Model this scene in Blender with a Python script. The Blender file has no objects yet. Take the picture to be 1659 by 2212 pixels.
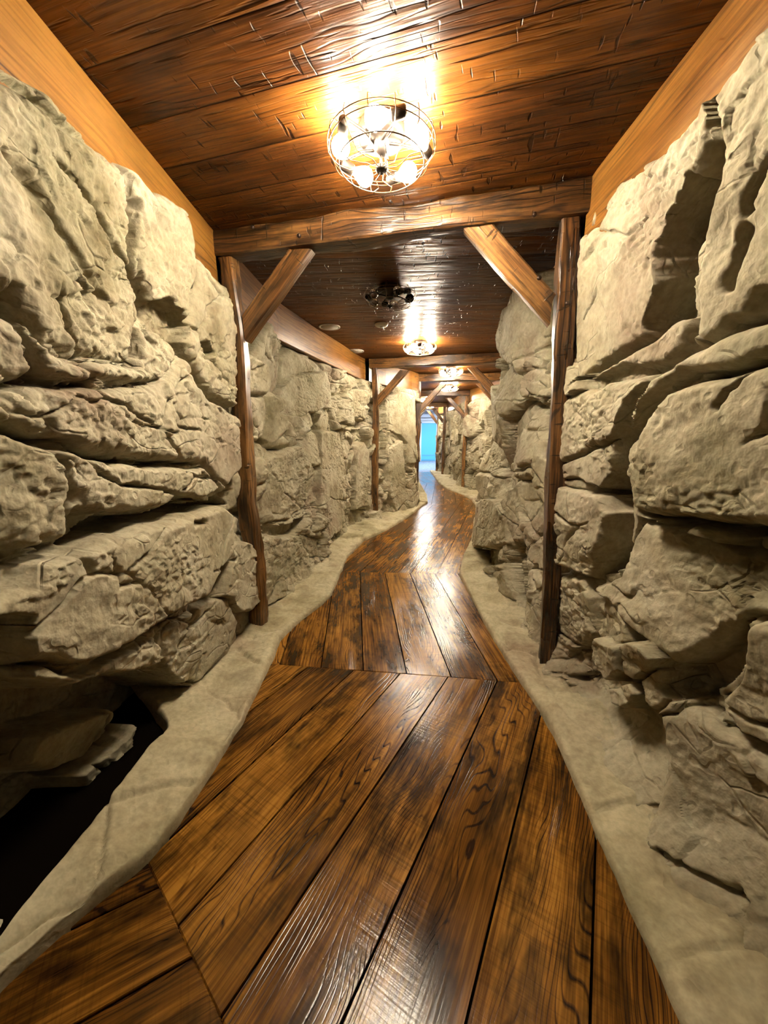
import bpy, math, random
import numpy as np
from mathutils import Vector, Matrix
random.seed(7)
C = bpy.context.scene.collection
PI = math.pi

# ------------------------------------------------------------------ camera model
FP, CX, CY, CH = 800.0, 829.5, 1106.0, 1.45
PITCH = math.atan((1106 - 944) / 800.0)
cs, sn = math.cos(PITCH), math.sin(PITCH)
def ray(px, py):
    u = (px - CX) / FP; v = (CY - py) / FP
    return (u, cs + v * sn, v * cs - sn)
def at_z(px, py, z=0.0):
    r = ray(px, py); t = (z - CH) / r[2]
    return (r[0] * t, r[1] * t, z)
def at_plane(px, py, a, b):            # vertical plane  Y = a + b x
    r = ray(px, py); t = a / (r[1] - b * r[0])
    return Vector((r[0] * t, r[1] * t, CH + r[2] * t))

cam_d = bpy.data.cameras.new('camera'); cam = bpy.data.objects.new('camera', cam_d); C.objects.link(cam)
cam.location = (0, 0, CH); cam.rotation_euler = (PI / 2 - PITCH, 0, 0)
cam_d.sensor_fit = 'HORIZONTAL'; cam_d.sensor_width = 36; cam_d.lens = 36 * FP / 1659; cam_d.clip_start = 0.02
bpy.context.scene.camera = cam

# ------------------------------------------------------------------ noise
def _hash(ix, iy, seed):
    h = (ix.astype(np.int64) * 374761393 + iy.astype(np.int64) * 668265263 + seed * 1442695041) & 0xffffffff
    h = ((h ^ (h >> 13)) * 1274126177) & 0xffffffff
    h = ((h ^ (h >> 16)) * 2246822519) & 0xffffffff
    return ((h ^ (h >> 15)) & 0xffffff) / float(0xffffff)
def vnoise(x, y, seed=0):
    ix = np.floor(x); iy = np.floor(y); fx = x - ix; fy = y - iy
    fx = fx * fx * fx * (fx * (fx * 6 - 15) + 10); fy = fy * fy * fy * (fy * (fy * 6 - 15) + 10)
    a = _hash(ix, iy, seed); b = _hash(ix + 1, iy, seed); c = _hash(ix, iy + 1, seed); d = _hash(ix + 1, iy + 1, seed)
    return (a + (b - a) * fx) * (1 - fy) + (c + (d - c) * fx) * fy - 0.5
def fbm(x, y, seed=0, octv=4, gain=0.5):
    s = np.zeros(np.shape(x)); a = 1.0; f = 1.0
    for o in range(octv):
        ang = 0.6 * o
        xr = x * math.cos(ang) - y * math.sin(ang); yr = x * math.sin(ang) + y * math.cos(ang)
        s = s + a * vnoise(xr * f + 17.3 * o, yr * f - 9.1 * o, seed + o); a *= gain; f *= 2.03
    return s * 1.6
def ridged(x, y, seed=0, octv=3):
    s = np.zeros(np.shape(x)); a = 1.0; f = 1.0
    for o in range(octv):
        s = s + a * (0.5 - np.abs(vnoise(x * f + 31.7 * o, y * f + 11.9 * o, seed + o)) * 2); a *= 0.5; f *= 2.1
    return s
def voro(x, y, seed, jit=0.9):
    ix = np.floor(x); iy = np.floor(y)
    f1 = np.full(x.shape, 9.0); f2 = np.full(x.shape, 9.0)
    cx = np.zeros(x.shape); cy = np.zeros(x.shape); kx = np.zeros(x.shape); ky = np.zeros(x.shape)
    for dx in (-1, 0, 1):
        for dy in (-1, 0, 1):
            jx = ix + dx; jy = iy + dy
            qx = jx + 0.5 + jit * (_hash(jx, jy, seed) - 0.5); qy = jy + 0.5 + jit * (_hash(jx, jy, seed + 77) - 0.5)
            d = np.hypot(x - qx, y - qy)
            n = d < f1
            f2 = np.where(n, f1, np.minimum(f2, d)); f1 = np.where(n, d, f1)
            cx = np.where(n, qx, cx); cy = np.where(n, qy, cy); kx = np.where(n, jx, kx); ky = np.where(n, jy, ky)
    return f1, (f2 - f1), cx, cy, kx, ky
def sstep(x, a, b):
    t = np.clip((x - a) / (b - a), 0, 1); return t * t * (3 - 2 * t)

# ------------------------------------------------------------------ mesh helpers
def grid_mesh(name, P, mat, uv=None, flip=False):
    """P: (n, m, 3) array -> quad grid, smooth shaded"""
    n, m = P.shape[:2]
    me = bpy.data.meshes.new(name)
    idx = np.arange(n * m).reshape(n, m)
    q = np.stack([idx[:-1, :-1], idx[1:, :-1], idx[1:, 1:], idx[:-1, 1:]], -1).reshape(-1, 4)
    if flip: q = q[:, ::-1]
    me.vertices.add(n * m); me.vertices.foreach_set('co', P.reshape(-1).astype(np.float32))
    me.loops.add(q.size); me.loops.foreach_set('vertex_index', q.reshape(-1).astype(np.int32))
    me.polygons.add(len(q)); me.polygons.foreach_set('loop_start', np.arange(0, q.size, 4, dtype=np.int32))
    me.polygons.foreach_set('loop_total', np.full(len(q), 4, dtype=np.int32))
    me.polygons.foreach_set('use_smooth', np.ones(len(q), dtype=bool))
    me.update(calc_edges=True)
    if uv is not None:
        l = me.uv_layers.new(name='UVMap'); l.data.foreach_set('uv', uv.reshape(-1, 2)[q.reshape(-1)].reshape(-1).astype(np.float32))
    me.materials.append(mat)
    return me
def link(name, me, parent=None, **props):
    o = bpy.data.objects.new(name, me); C.objects.link(o)
    if parent: o.parent = parent
    for k, v in props.items(): o[k] = v
    return o
class MB:
    def __init__(s): s.v = []; s.f = []; s.uv = []; s.rnd = []; s.smooth = []
    def add(s, verts, faces, uvs=None, rnd=(0, 0, 0), smooth=False):
        b = len(s.v); s.v += [tuple(p) for p in verts]
        for k, f in enumerate(faces):
            s.f.append(tuple(b + i for i in f)); s.uv.append(uvs[k] if uvs else [(0, 0)] * len(f)); s.rnd.append(rnd); s.smooth.append(smooth)
    def box(s, lo, hi, rnd=(0, 0, 0)):
        x0, y0, z0 = lo; x1, y1, z1 = hi
        v = [(x0, y0, z0), (x1, y0, z0), (x1, y1, z0), (x0, y1, z0), (x0, y0, z1), (x1, y0, z1), (x1, y1, z1), (x0, y1, z1)]
        f = [(0, 3, 2, 1), (4, 5, 6, 7), (0, 1, 5, 4), (1, 2, 6, 5), (2, 3, 7, 6), (3, 0, 4, 7)]
        uvs = [[(v[i][0] + v[i][1], v[i][2] + v[i][1]) for i in q] for q in f]
        s.add(v, f, uvs, rnd)
    def tube(s, pts, r, seg=8, closed=False, cap=True, rads=None):
        pts = [Vector(p) for p in pts]; n = len(pts); rings = []
        up = Vector((0.13, 0.29, 0.95)).normalized(); prev = None
        for i, p in enumerate(pts):
            if closed: t = pts[(i + 1) % n] - pts[i - 1]
            else: t = pts[min(i + 1, n - 1)] - pts[max(i - 1, 0)]
            t.normalize()
            a = (prev if prev is not None else up); a = (a - t * a.dot(t))
            if a.length < 1e-4: a = t.orthogonal()
            a.normalize(); prev = a; b = t.cross(a); rr = rads[i] if rads else r
            rings.append([p + (a * math.cos(2 * PI * k / seg) + b * math.sin(2 * PI * k / seg)) * rr for k in range(seg)])
        v = [q for rg in rings for q in rg]; f = []
        for i in range(n if closed else n - 1):
            j = (i + 1) % n
            for k in range(seg):
                k2 = (k + 1) % seg; f.append((i * seg + k, i * seg + k2, j * seg + k2, j * seg + k))
        if not closed and cap:
            f.append(tuple(range(seg))[::-1]); f.append(tuple((n - 1) * seg + k for k in range(seg)))
        s.add(v, f, None, smooth=True)
    def lathe(s, prof, seg=24, M=None):
        """prof: (r, z) list; M a 4x4 matrix"""
        v = []; f = []
        for r, z in prof:
            for k in range(seg):
                p = Vector((r * math.cos(2 * PI * k / seg), r * math.sin(2 * PI * k / seg), z)); v.append(M @ p if M else p)
        for i in range(len(prof) - 1):
            for k in range(seg):
                k2 = (k + 1) % seg; f.append((i * seg + k, i * seg + k2, (i + 1) * seg + k2, (i + 1) * seg + k))
        s.add(v, f, None, smooth=True)
    def build(s, name, mat, parent=None, recalc=True, **props):
        me = bpy.data.meshes.new(name); me.from_pydata(s.v, [], s.f); me.update()
        l = me.uv_layers.new(name='UVMap'); l.data.foreach_set('uv', [c for u in s.uv for q in u for c in q])
        a = me.attributes.new('rnd', 'FLOAT_VECTOR', 'FACE'); a.data.foreach_set('vector', [c for r in s.rnd for c in r])
        me.polygons.foreach_set('use_smooth', s.smooth); me.materials.append(mat)
        if recalc:
            import bmesh
            bm = bmesh.new(); bm.from_mesh(me); bmesh.ops.recalc_face_normals(bm, faces=bm.faces); bm.to_mesh(me); bm.free()
        return link(name, me, parent, **props)
def thing(name, label, cat, loc=(0, 0, 0), group=None, rz=0):
    o = bpy.data.objects.new(name, None); C.objects.link(o); o.location = loc; o.rotation_euler = (0, 0, rz)
    o.empty_display_size = 0.1
    o['label'] = label; o['category'] = cat
    if group: o['group'] = group
    return o

# ------------------------------------------------------------------ materials
class NT:
    def __init__(s, name):
        s.m = bpy.data.materials.new(name); s.m.use_nodes = True; s.t = s.m.node_tree; s.t.nodes.clear()
        s.out = s.n('ShaderNodeOutputMaterial')
    def n(s, typ, **kw):
        nd = s.t.nodes.new(typ)
        for k, v in kw.items(): setattr(nd, k, v)
        return nd
    def set(s, sock, v):
        if isinstance(v, bpy.types.NodeSocket): s.t.links.new(v, sock)
        elif v is not None:
            if isinstance(v, tuple) and len(v) == 3 and sock.type == 'RGBA': v = v + (1,)
            sock.default_value = v
    def math(s, op, a, b=None, c=None, clamp=False):
        nd = s.n('ShaderNodeMath', operation=op, use_clamp=clamp); s.set(nd.inputs[0], a)
        if b is not None: s.set(nd.inputs[1], b)
        if c is not None: s.set(nd.inputs[2], c)
        return nd.outputs[0]
    def vmath(s, op, a, b=None):
        nd = s.n('ShaderNodeVectorMath', operation=op); s.set(nd.inputs[0], a)
        if b is not None: s.set(nd.inputs[1], b)
        return nd.outputs[0]
    def noise(s, vec, scale=5, detail=4, rough=0.55, dist=0.0):
        nd = s.n('ShaderNodeTexNoise'); s.set(nd.inputs['Vector'], vec); nd.inputs['Scale'].default_value = scale
        nd.inputs['Detail'].default_value = detail; nd.inputs['Roughness'].default_value = rough; nd.inputs['Distortion'].default_value = dist
        return nd.outputs['Fac']
    def scale(s, vec, sc): return s.vmath('MULTIPLY', vec, sc)
    def ramp(s, fac, stops, interp='LINEAR'):
        nd = s.n('ShaderNodeValToRGB'); s.set(nd.inputs[0], fac); cr = nd.color_ramp; cr.interpolation = interp
        while len(cr.elements) < len(stops): cr.elements.new(0.5)
        for e, (p, c) in zip(cr.elements, stops):
            e.position = p; e.color = (c if isinstance(c, tuple) else (c, c, c)) + (1,)
        return nd.outputs[0]
    def mix(s, fac, a, b, mode='MIX'):
        nd = s.n('ShaderNodeMix', data_type='RGBA', blend_type=mode); s.set(nd.inputs[0], fac); s.set(nd.inputs[6], a); s.set(nd.inputs[7], b)
        return nd.outputs[2]
    def bump(s, h, dist=0.01, strength=1.0, nrm=None):
        nd = s.n('ShaderNodeBump'); nd.inputs['Strength'].default_value = strength; nd.inputs['Distance'].default_value = dist
        s.set(nd.inputs['Height'], h)
        if nrm is not None: s.set(nd.inputs['Normal'], nrm)
        return nd.outputs[0]
    def principled(s, col, rough=0.5, nrm=None, **kw):
        b = s.n('ShaderNodeBsdfPrincipled'); s.set(b.inputs['Base Color'], col); s.set(b.inputs['Roughness'], rough)
        if nrm is not None: s.set(b.inputs['Normal'], nrm)
        for k, v in kw.items(): s.set(b.inputs[k.replace('_', ' ')], v)
        s.t.links.new(b.outputs[0], s.out.inputs[0]); return s.m
def plain(name, col, rough=0.5, metal=0.0, **kw):
    t = NT(name); return t.principled(col, rough, Metallic=metal, **kw)

def rock_mat(name, tint=(1, 1, 1), bump=1.0, crack=1.0):
    t = NT(name); co = t.n('ShaderNodeTexCoord').outputs['Object']
    big = t.noise(co, 1.5, 2, 0.5, 0.5); mid = t.noise(co, 5, 3, 0.6, 0.0); fine = t.noise(co, 38, 2, 0.65)
    base = t.ramp(big, [(0.32, (0.17, 0.155, 0.075)), (0.43, (0.38, 0.33, 0.21)), (0.56, (0.46, 0.42, 0.30)), (0.68, (0.25, 0.175, 0.125))])
    warm = t.ramp(mid, [(0.30, (0.16, 0.125, 0.075)), (0.45, (0.38, 0.335, 0.225)), (0.7, (0.56, 0.515, 0.37))])
    c = t.mix(0.5, base, warm)
    sp = t.ramp(fine, [(0.35, 0.86), (0.65, 1.08)])
    c = t.mix(1.0, c, sp, 'MULTIPLY'); c = t.mix(1.0, c, tint, 'MULTIPLY')
    h = t.math('ADD', t.math('MULTIPLY', mid, 0.6), t.math('MULTIPLY', fine, 0.24))
    wv = t.n('ShaderNodeTexNoise'); t.set(wv.inputs['Vector'], co); wv.inputs['Scale'].default_value = 4.0; wv.inputs['Detail'].default_value = 1
    vv = t.vmath('ADD', co, t.scale(wv.outputs['Color'], (0.14, 0.14, 0.14)))
    vo = t.n('ShaderNodeTexVoronoi', feature='DISTANCE_TO_EDGE'); t.set(vo.inputs['Vector'], t.scale(vv, (1.0, 1.0, 1.5))); vo.inputs['Scale'].default_value = 4.2
    ln = t.ramp(vo.outputs['Distance'], [(0.0, 1.0), (0.035, 0.0)])
    ln = t.math('MULTIPLY', ln, t.ramp(wv.outputs['Fac'], [(0.53, 0.0), (0.61, 1.0)]))
    h = t.math('SUBTRACT', h, t.math('MULTIPLY', ln, 0.32 * crack))
    pit = t.ramp(t.noise(co, 23, 0, 0.5), [(0.24, 1.0), (0.34, 0.0)])
    h = t.math('SUBTRACT', h, t.math('MULTIPLY', pit, 0.22))
    return t.principled(c, 0.82, t.bump(h, 0.02 * bump, 0.8), Specular_IOR_Level=0.2)

def wood_mat(name, dark, mid, light, rough=0.3, use_rnd=True, grain=1.0, stain=0.5, hewn=0.0, saw=0.0, bump=0.004, ringf=30, coat=0.0, plank=None, objvar=False, spec=.5, var=0.24):
    t = NT(name); uv = t.n('ShaderNodeUVMap').outputs[0]
    seam = None
    if plank:   # planks of one width laid side by side, across v
        sp = t.n('ShaderNodeSeparateXYZ'); t.set(sp.inputs[0], uv)
        w = t.math('DIVIDE', sp.outputs[1], plank); k = t.math('FLOOR', w); fr = t.math('FRACT', w)
        e = t.math('MULTIPLY', t.math('MINIMUM', fr, t.math('SUBTRACT', 1.0, fr)), plank)
        seam = t.ramp(e, [(0.0, 0.0), (0.0045, 1.0)])
        wn = t.n('ShaderNodeTexWhiteNoise', noise_dimensions='1D'); t.set(wn.inputs['W'], k); rnd = wn.outputs['Color']
    elif objvar:
        oi = t.n('ShaderNodeObjectInfo'); cmb = t.n('ShaderNodeCombineXYZ')
        for i in range(3): t.set(cmb.inputs[i], oi.outputs['Random'])
        rnd = cmb.outputs[0]
    else:
        at = t.n('ShaderNodeAttribute', attribute_name='rnd'); rnd = at.outputs['Vector']
    off = t.vmath('MULTIPLY', rnd, (37.0, 23.0, 11.0)); p = t.vmath('ADD', uv, off)
    sr = t.n('ShaderNodeSeparateXYZ'); t.set(sr.inputs[0], rnd)
    warp = t.noise(t.scale(p, (1.1, 4.5, 1)), 1.0, 2, 0.5, 0.4)
    spv = t.n('ShaderNodeSeparateXYZ'); t.set(spv.inputs[0], p)
    ph = t.math('ADD', t.math('MULTIPLY', spv.outputs[1], ringf * 4.0), t.math('MULTIPLY', warp, ringf * 1.1))
    ring = t.math('ABSOLUTE', t.math('SINE', ph))
    ring = t.ramp(ring, [(0.0, 0.0), (0.45, 1.0)])
    fib = t.noise(t.scale(p, (3.0, 85.0, 1)), 1.0, 2, 0.6)
    patch = t.noise(t.scale(p, (1.6, 5.0, 1)), 1.0, 3, 0.6, 0.0)
    ringmask = t.ramp(t.noise(t.scale(p, (0.9, 6.0, 1)), 1.0, 1, 0.5), [(0.42, 0.0), (0.6, 1.0)])
    v = t.math('ADD', t.math('MULTIPLY', fib, 0.75), t.math('MULTIPLY', patch, 0.75))
    v = t.math('SUBTRACT', v, t.math('MULTIPLY', t.math('MULTIPLY', t.math('SUBTRACT', 1.0, ring), ringmask), 0.42 * grain))
    v = t.math('ADD', v, t.math('MULTIPLY', t.math('SUBTRACT', sr.outputs[0], 0.5), var))
    col = t.ramp(v, [(0.42, dark), (0.68, mid), (0.95, light)])
    st = t.ramp(t.noise(t.scale(p, (2.4, 7.0, 1)), 1.0, 4, 0.68, 0.0), [(0.47, 0.0), (0.62, 1.0)])
    col = t.mix(t.math('MULTIPLY', st, stain), col, tuple(x * 0.35 for x in dark))
    hh = t.math('ADD', t.math('MULTIPLY', fib, 0.5), t.math('MULTIPLY', ring, t.math('MULTIPLY', ringmask, 0.28)))
    if saw:
        sw = t.noise(t.scale(p, (95.0, 2.5, 1)), 1.0, 2, 0.6)
        sm = t.ramp(t.noise(t.scale(p, (2.0, 3.0, 1)), 1.0, 1, 0.5), [(0.35, 0.0), (0.65, 1.0)])
        hh = t.math('ADD', hh, t.math('MULTIPLY', t.math('MULTIPLY', sw, sm), saw))
        col = t.mix(t.math('MULTIPLY', t.math('MULTIPLY', t.ramp(sw, [(0.5, 0.0), (0.62, 1.0)]), sm), 0.35 * min(saw, 1)), col, tuple(x * 0.6 for x in dark))
    if hewn:
        a = t.ramp(t.noise(t.scale(p, (3.2, 42.0, 1)), 1.0, 2, 0.55, 0.0), [(0.30, 0.0), (0.40, 1.0)])     # long splits
        b = t.ramp(t.noise(t.scale(p, (46.0, 9.0, 1)), 1.0, 1, 0.5, 0.0), [(0.27, 0.0), (0.33, 1.0)])       # chisel nicks
        c = t.noise(t.scale(p, (2.2, 9.0, 1)), 1.0, 2, 0.55, 0.0)
        hh = t.math('ADD', hh, t.math('MULTIPLY', a, 1.6 * hewn)); hh = t.math('ADD', hh, t.math('MULTIPLY', b, 1.5 * hewn))
        hh = t.math('ADD', hh, t.math('MULTIPLY', c, 5.0 * hewn))
        ab = t.math('MULTIPLY', a, b); col = t.mix(t.ramp(ab, [(0.0, 0.75), (0.8, 0.0)]), col, tuple(x * 0.3 for x in dark))
    if seam is not None:
        hh = t.math('ADD', hh, t.math('MULTIPLY', seam, 2.0)); col = t.mix(t.math('MULTIPLY', t.math('SUBTRACT', 1.0, seam), 0.85), col, tuple(x * 0.15 for x in dark))
    ro = t.math('ADD', rough, t.math('MULTIPLY', t.math('SUBTRACT', patch, 0.5), 0.25))
    kw = dict(Specular_IOR_Level=spec)
    if coat: kw.update(Coat_Weight=coat, Coat_Roughness=0.12)
    return t.principled(col, ro, t.bump(hh, bump, 0.8), **kw)

M_ROCK = rock_mat('rock_stone')
M_LEDGE = rock_mat('ledge_stone', (1.1, 1.08, 1.0), 0.5, 0.4)
M_FLOOR = wood_mat('floor_planks', (0.022, 0.009, 0.004), (0.145, 0.058, 0.009), (0.40, 0.180, 0.025), rough=0.21, spec=.32, stain=0.8, saw=0.8, bump=0.0013, ringf=60, grain=.9, var=0.2)
M_CEIL = wood_mat('ceiling_planks', (0.020, 0.0065, 0.002), (0.088, 0.029, 0.005), (0.19, 0.070, 0.011), rough=0.37, stain=0.35, hewn=1.0, bump=0.0038, spec=.17, plank=0.235, grain=0.5)
M_BEAM = wood_mat('timber_stained', (0.018, 0.008, 0.004), (0.105, 0.047, 0.014), (0.30, 0.150, 0.045), rough=0.34, stain=0.8, hewn=0.4, bump=0.0035, objvar=True, grain=1.0)
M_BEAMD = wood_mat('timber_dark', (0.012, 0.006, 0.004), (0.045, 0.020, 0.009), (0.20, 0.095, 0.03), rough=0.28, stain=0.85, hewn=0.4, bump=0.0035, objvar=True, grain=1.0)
M_BOARD = wood_mat('board_pine', (0.085, 0.032, 0.006), (0.235, 0.098, 0.016), (0.40, 0.19, 0.038), rough=0.35, stain=0.25, grain=0.9, bump=0.0015, ringf=13, objvar=True)
M_GAP = plain('gap_dark', (0.004, 0.003, 0.002), 1.0, Specular_IOR_Level=0.0)
M_IRON = plain('dark_iron', (0.022, 0.016, 0.012), 0.45, 0.4)
M_WIRE = plain('bronze_wire', (0.16, 0.095, 0.05), 0.4, 0.7)
M_BOLT = plain('bolt_iron', (0.07, 0.05, 0.04), 0.3, 0.9)
M_WHITE = plain('white_paint', (0.78, 0.78, 0.8), 0.5)
M_DISC = plain('white_plastic', (0.62, 0.60, 0.55), 0.5)
M_DISCG = plain('grille_grey', (0.35, 0.34, 0.31), 0.6)
M_BLUE = plain('blue_door_paint', (0.13, 0.58, 0.86), 0.3)
M_BLUE2 = plain('blue_sign_face', (0.16, 0.42, 0.78), 0.4)
M_NAVY = plain('navy_print', (0.03, 0.06, 0.16), 0.5)
M_GLASS = plain('clear_glass', (1, 1, 1), 0.03, 0.0, Transmission_Weight=1.0, IOR=1.45)
def emis(name, col, st):
    t = NT(name); e = t.n('ShaderNodeEmission'); t.set(e.inputs[0], col); e.inputs[1].default_value = st
    t.t.links.new(e.outputs[0], t.out.inputs[0]); return t.m
M_BULB = emis('bulb_glow', (1.0, 0.86, 0.65), 540.0)
M_COOL = emis('panel_glow', (0.72, 0.84, 1.0), 60.0)
def carpet():
    t = NT('blue_carpet'); co = t.n('ShaderNodeTexCoord').outputs['Object']
    c = t.ramp(t.noise(co, 9, 4, 0.6), [(0.35, (0.14, 0.19, 0.27)), (0.65, (0.26, 0.33, 0.43))])
    return t.principled(c, 0.9)
M_CARPET = carpet()

# ------------------------------------------------------------------ plan of the corridor
HC = 2.7
LB = np.array([(-3, -1.12), (0, -1.14), (.9, -1.13), (1.6, -1.12), (2.4, -1.06), (2.9, -1.02), (3.4, -.88), (4.0, -.76), (4.9, -.70), (5.8, -.50), (6.4, -.14), (7.0, .26), (7.5, .62), (7.9, .72), (9, .76), (10, .80), (12, .92), (14, 1.1), (17, 1.36)])
LT = np.array([(-3, -1.08), (0, -1.06), (1.4, -1.06), (2.6, -1.07), (3.8, -1.02), (4.7, -.80), (5.5, -.58), (6.3, -.38), (7.0, .02), (7.5, .5), (7.9, .70), (9, .76), (10, .80), (12, .92), (14, 1.1), (17, 1.36)])
RB = np.array([(-3, 1.27), (.9, 1.27), (1.1, 1.23), (1.4, 1.16), (1.9, 1.14), (2.5, 1.14), (3.0, 1.08), (3.8, 1.08), (4.5, 1.20), (5.1, 1.32), (5.8, 1.62), (6.6, 2.1), (7.6, 2.5), (8.6, 2.56), (9.4, 2.46), (10.2, 2.32), (11.6, 2.25), (13.4, 2.34), (14.6, 2.34), (15.4, 2.22), (17, 2.22)])
RT = np.array([(-3, 1.02), (0, 1.02), (1.4, 1.02), (2.15, 1.03), (2.5, 1.14), (3.0, 1.28), (3.8, 1.38), (4.5, 1.46), (5.4, 1.66), (6.0, 1.88), (6.8, 2.2), (7.6, 2.5), (8.6, 2.6), (9.4, 2.5), (10.2, 2.36), (11.6, 2.3), (13.4, 2.38), (14.6, 2.36), (15.4, 2.22), (17, 2.22)])
_Y = np.arange(-3.5, 17.51, 0.02)
def smoothed(tab, k=8):
    x = np.interp(_Y, tab[:, 0], tab[:, 1]); ker = np.hanning(2 * k + 1); ker /= ker.sum()
    return np.convolve(np.pad(x, k, mode='edge'), ker, 'valid')
LBs, LTs, RBs, RTs = smoothed(LB), smoothed(LT), smoothed(RB, 12), smoothed(RT, 12)
def wall_x(side, Y, z):
    b, t = (LBs, LTs) if side < 0 else (RBs, RTs)
    k = np.clip(z / HC, 0, 1); return np.interp(Y, _Y, b) * (1 - k) + np.interp(Y, _Y, t) * k
def arc_s(side):
    x = 0.5 * ((LBs + LTs) if side < 0 else (RBs + RTs)); d = np.hypot(np.diff(x), np.diff(_Y)); s = np.concatenate([[0], np.cumsum(d)])
    return s - np.interp(0.0, _Y, s)
ARC = {-1: arc_s(-1), 1: arc_s(1)}
_ys = np.arange(0.25, 16, 0.004)
def on_wall(side, px, py, off=0.0):
    r = ray(px, py); t = _ys / r[1]; x = r[0] * t; z = CH + r[2] * t
    d = (x - wall_x(side, _ys, z)) * side + off      # >0 : beyond the wall
    k = np.nonzero(d > 0)[0]; i = k[0] if len(k) else len(_ys) - 1
    if side > 0: i = min(i, 1260)
    return (float(np.interp(_ys[i], _Y, ARC[side])), float(z[i]), float(_ys[i]))

def poly_sd(px, py, poly):
    n = len(poly); d2 = np.full(px.shape, 1e9); ins = np.zeros(px.shape, bool)
    for i in range(n):
        ax, ay = poly[i]; bx, by = poly[(i + 1) % n]
        ex, ey = bx - ax, by - ay; L = ex * ex + ey * ey + 1e-12
        t = np.clip(((px - ax) * ex + (py - ay) * ey) / L, 0, 1)
        d2 = np.minimum(d2, (px - ax - t * ex) ** 2 + (py - ay - t * ey) ** 2)
        cond = ((ay > py) != (by > py)) & (px < (bx - ax) * (py - ay) / ((by - ay) if by != ay else 1e-9) + ax)
        ins ^= cond
    d = np.sqrt(d2); return np.where(ins, d, -d)
def line_d(px, py, pl):
    d2 = np.full(px.shape, 1e9)
    for (ax, ay), (bx, by) in zip(pl[:-1], pl[1:]):
        ex, ey = bx - ax, by - ay; L = ex * ex + ey * ey + 1e-12
        t = np.clip(((px - ax) * ex + (py - ay) * ey) / L, 0, 1)
        d2 = np.minimum(d2, (px - ax - t * ex) ** 2 + (py - ay - t * ey) ** 2)
    return np.sqrt(d2)

# traced rocks: (outline in the photo, offset, tilt along s, tilt up, edge radius, edge drop)
LEFT = [
 ([(-260, 40), (0, 165), (115, 250), (270, 380), (290, 560), (312, 690), (300, 790), (170, 780), (90, 745), (30, 650), (-200, 560)], .055, -.02, .02, .10, .05),
 ([(262, 340), (400, 425), (412, 500), (425, 600), (420, 695), (380, 735), (335, 650), (300, 560), (284, 470)], .085, .05, .05, .10, .06),
 ([(425, 545), (490, 619), (512, 665), (508, 760), (506, 880), (470, 860), (430, 800), (400, 740), (425, 650)], .085, .02, .0, .08, .05),
 ([(-200, 600), (30, 680), (75, 800), (70, 832), (-100, 845), (-300, 830)], .05, .0, .05, .06, .05),
 ([(60, 700), (100, 750), (180, 785), (300, 795), (310, 700), (380, 740), (410, 800), (330, 828), (110, 825), (75, 790)], .065, .0, -.15, .05, .05),
 ([(-300, 845), (0, 842), (110, 832), (330, 834), (400, 770), (440, 850), (508, 905), (510, 1010), (480, 1062), (440, 1002), (330, 994), (240, 985), (160, 955), (90, 935), (0, 915), (-300, 860)], .085, .03, -.03, .07, .05),
 ([(-60, 925), (60, 945), (160, 968), (240, 1000), (330, 1004), (440, 1010), (474, 1052), (440, 1076), (380, 1078), (330, 1104), (230, 1118), (170, 1100), (150, 1160), (60, 1190), (-300, 1240), (-300, 900)], .075, .05, .06, .05, .06),
 ([(150, 1170), (230, 1122), (330, 1108), (385, 1082), (440, 1080), (476, 1064), (490, 1085), (420, 1110), (330, 1135), (230, 1170), (160, 1200), (100, 1215)], -.20, .0, .0, .02, .02),
 ([(-100, 1230), (70, 1190), (150, 1175), (130, 1215), (60, 1250), (-50, 1310)], .0, .0, .05, .03, .03),
 ([(-60, 1340), (50, 1270), (110, 1215), (240, 1165), (330, 1135), (430, 1105), (480, 1090), (508, 1115), (498, 1200), (440, 1285), (330, 1365), (200, 1437), (60, 1436), (10, 1430), (-60, 1380)], .12, .05, -.02, .07, .08),
 ([(494, 1180), (512, 1172), (545, 1170), (566, 1220), (570, 1290), (540, 1322), (500, 1322), (482, 1290), (500, 1210)], .135, .0, .0, .05, .09),
 ([(325, 1395), (440, 1290), (480, 1292), (500, 1340), (488, 1400), (440, 1470), (400, 1480), (360, 1430), (340, 1440)], .05, .1, .1, .03, .06),
 ([(62, 1442), (200, 1448), (325, 1375), (345, 1400), (340, 1440), (300, 1452), (190, 1468), (110, 1480), (60, 1560), (40, 1520)], .065, .05, .1, .03, .07),
 ([(-300, 1500), (40, 1480), (110, 1482), (190, 1470), (300, 1455), (345, 1442), (400, 1482), (445, 1474), (480, 1440), (505, 1390), (545, 1370), (540, 1440), (329, 1640), (192, 1800), (120, 1895), (-300, 2300)], -.36, 0, .0, .03, .03),
 ([(150, 1590), (230, 1560), (314, 1528), (300, 1590), (260, 1640), (200, 1668), (145, 1660)], -.13, .1, .2, .03, .07),
 ([(240, 1680), (320, 1590), (335, 1560), (330, 1640), (262, 1712)], -.10, .2, .2, .02, .06),
 ([(-300, 1340), (0, 1340), (25, 1440), (40, 1600), (90, 1760), (150, 1860), (-300, 2300)], -.95, .0, .0, .02, .02),
 ([(312, 655), (340, 650), (372, 678), (388, 712), (372, 735), (338, 725), (314, 695)], -.035, .0, .0, .015, .0),
 ([(410, 745), (425, 740), (440, 760), (432, 775), (415, 770)], .0, .0, .0, .01, .0),
]
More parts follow.
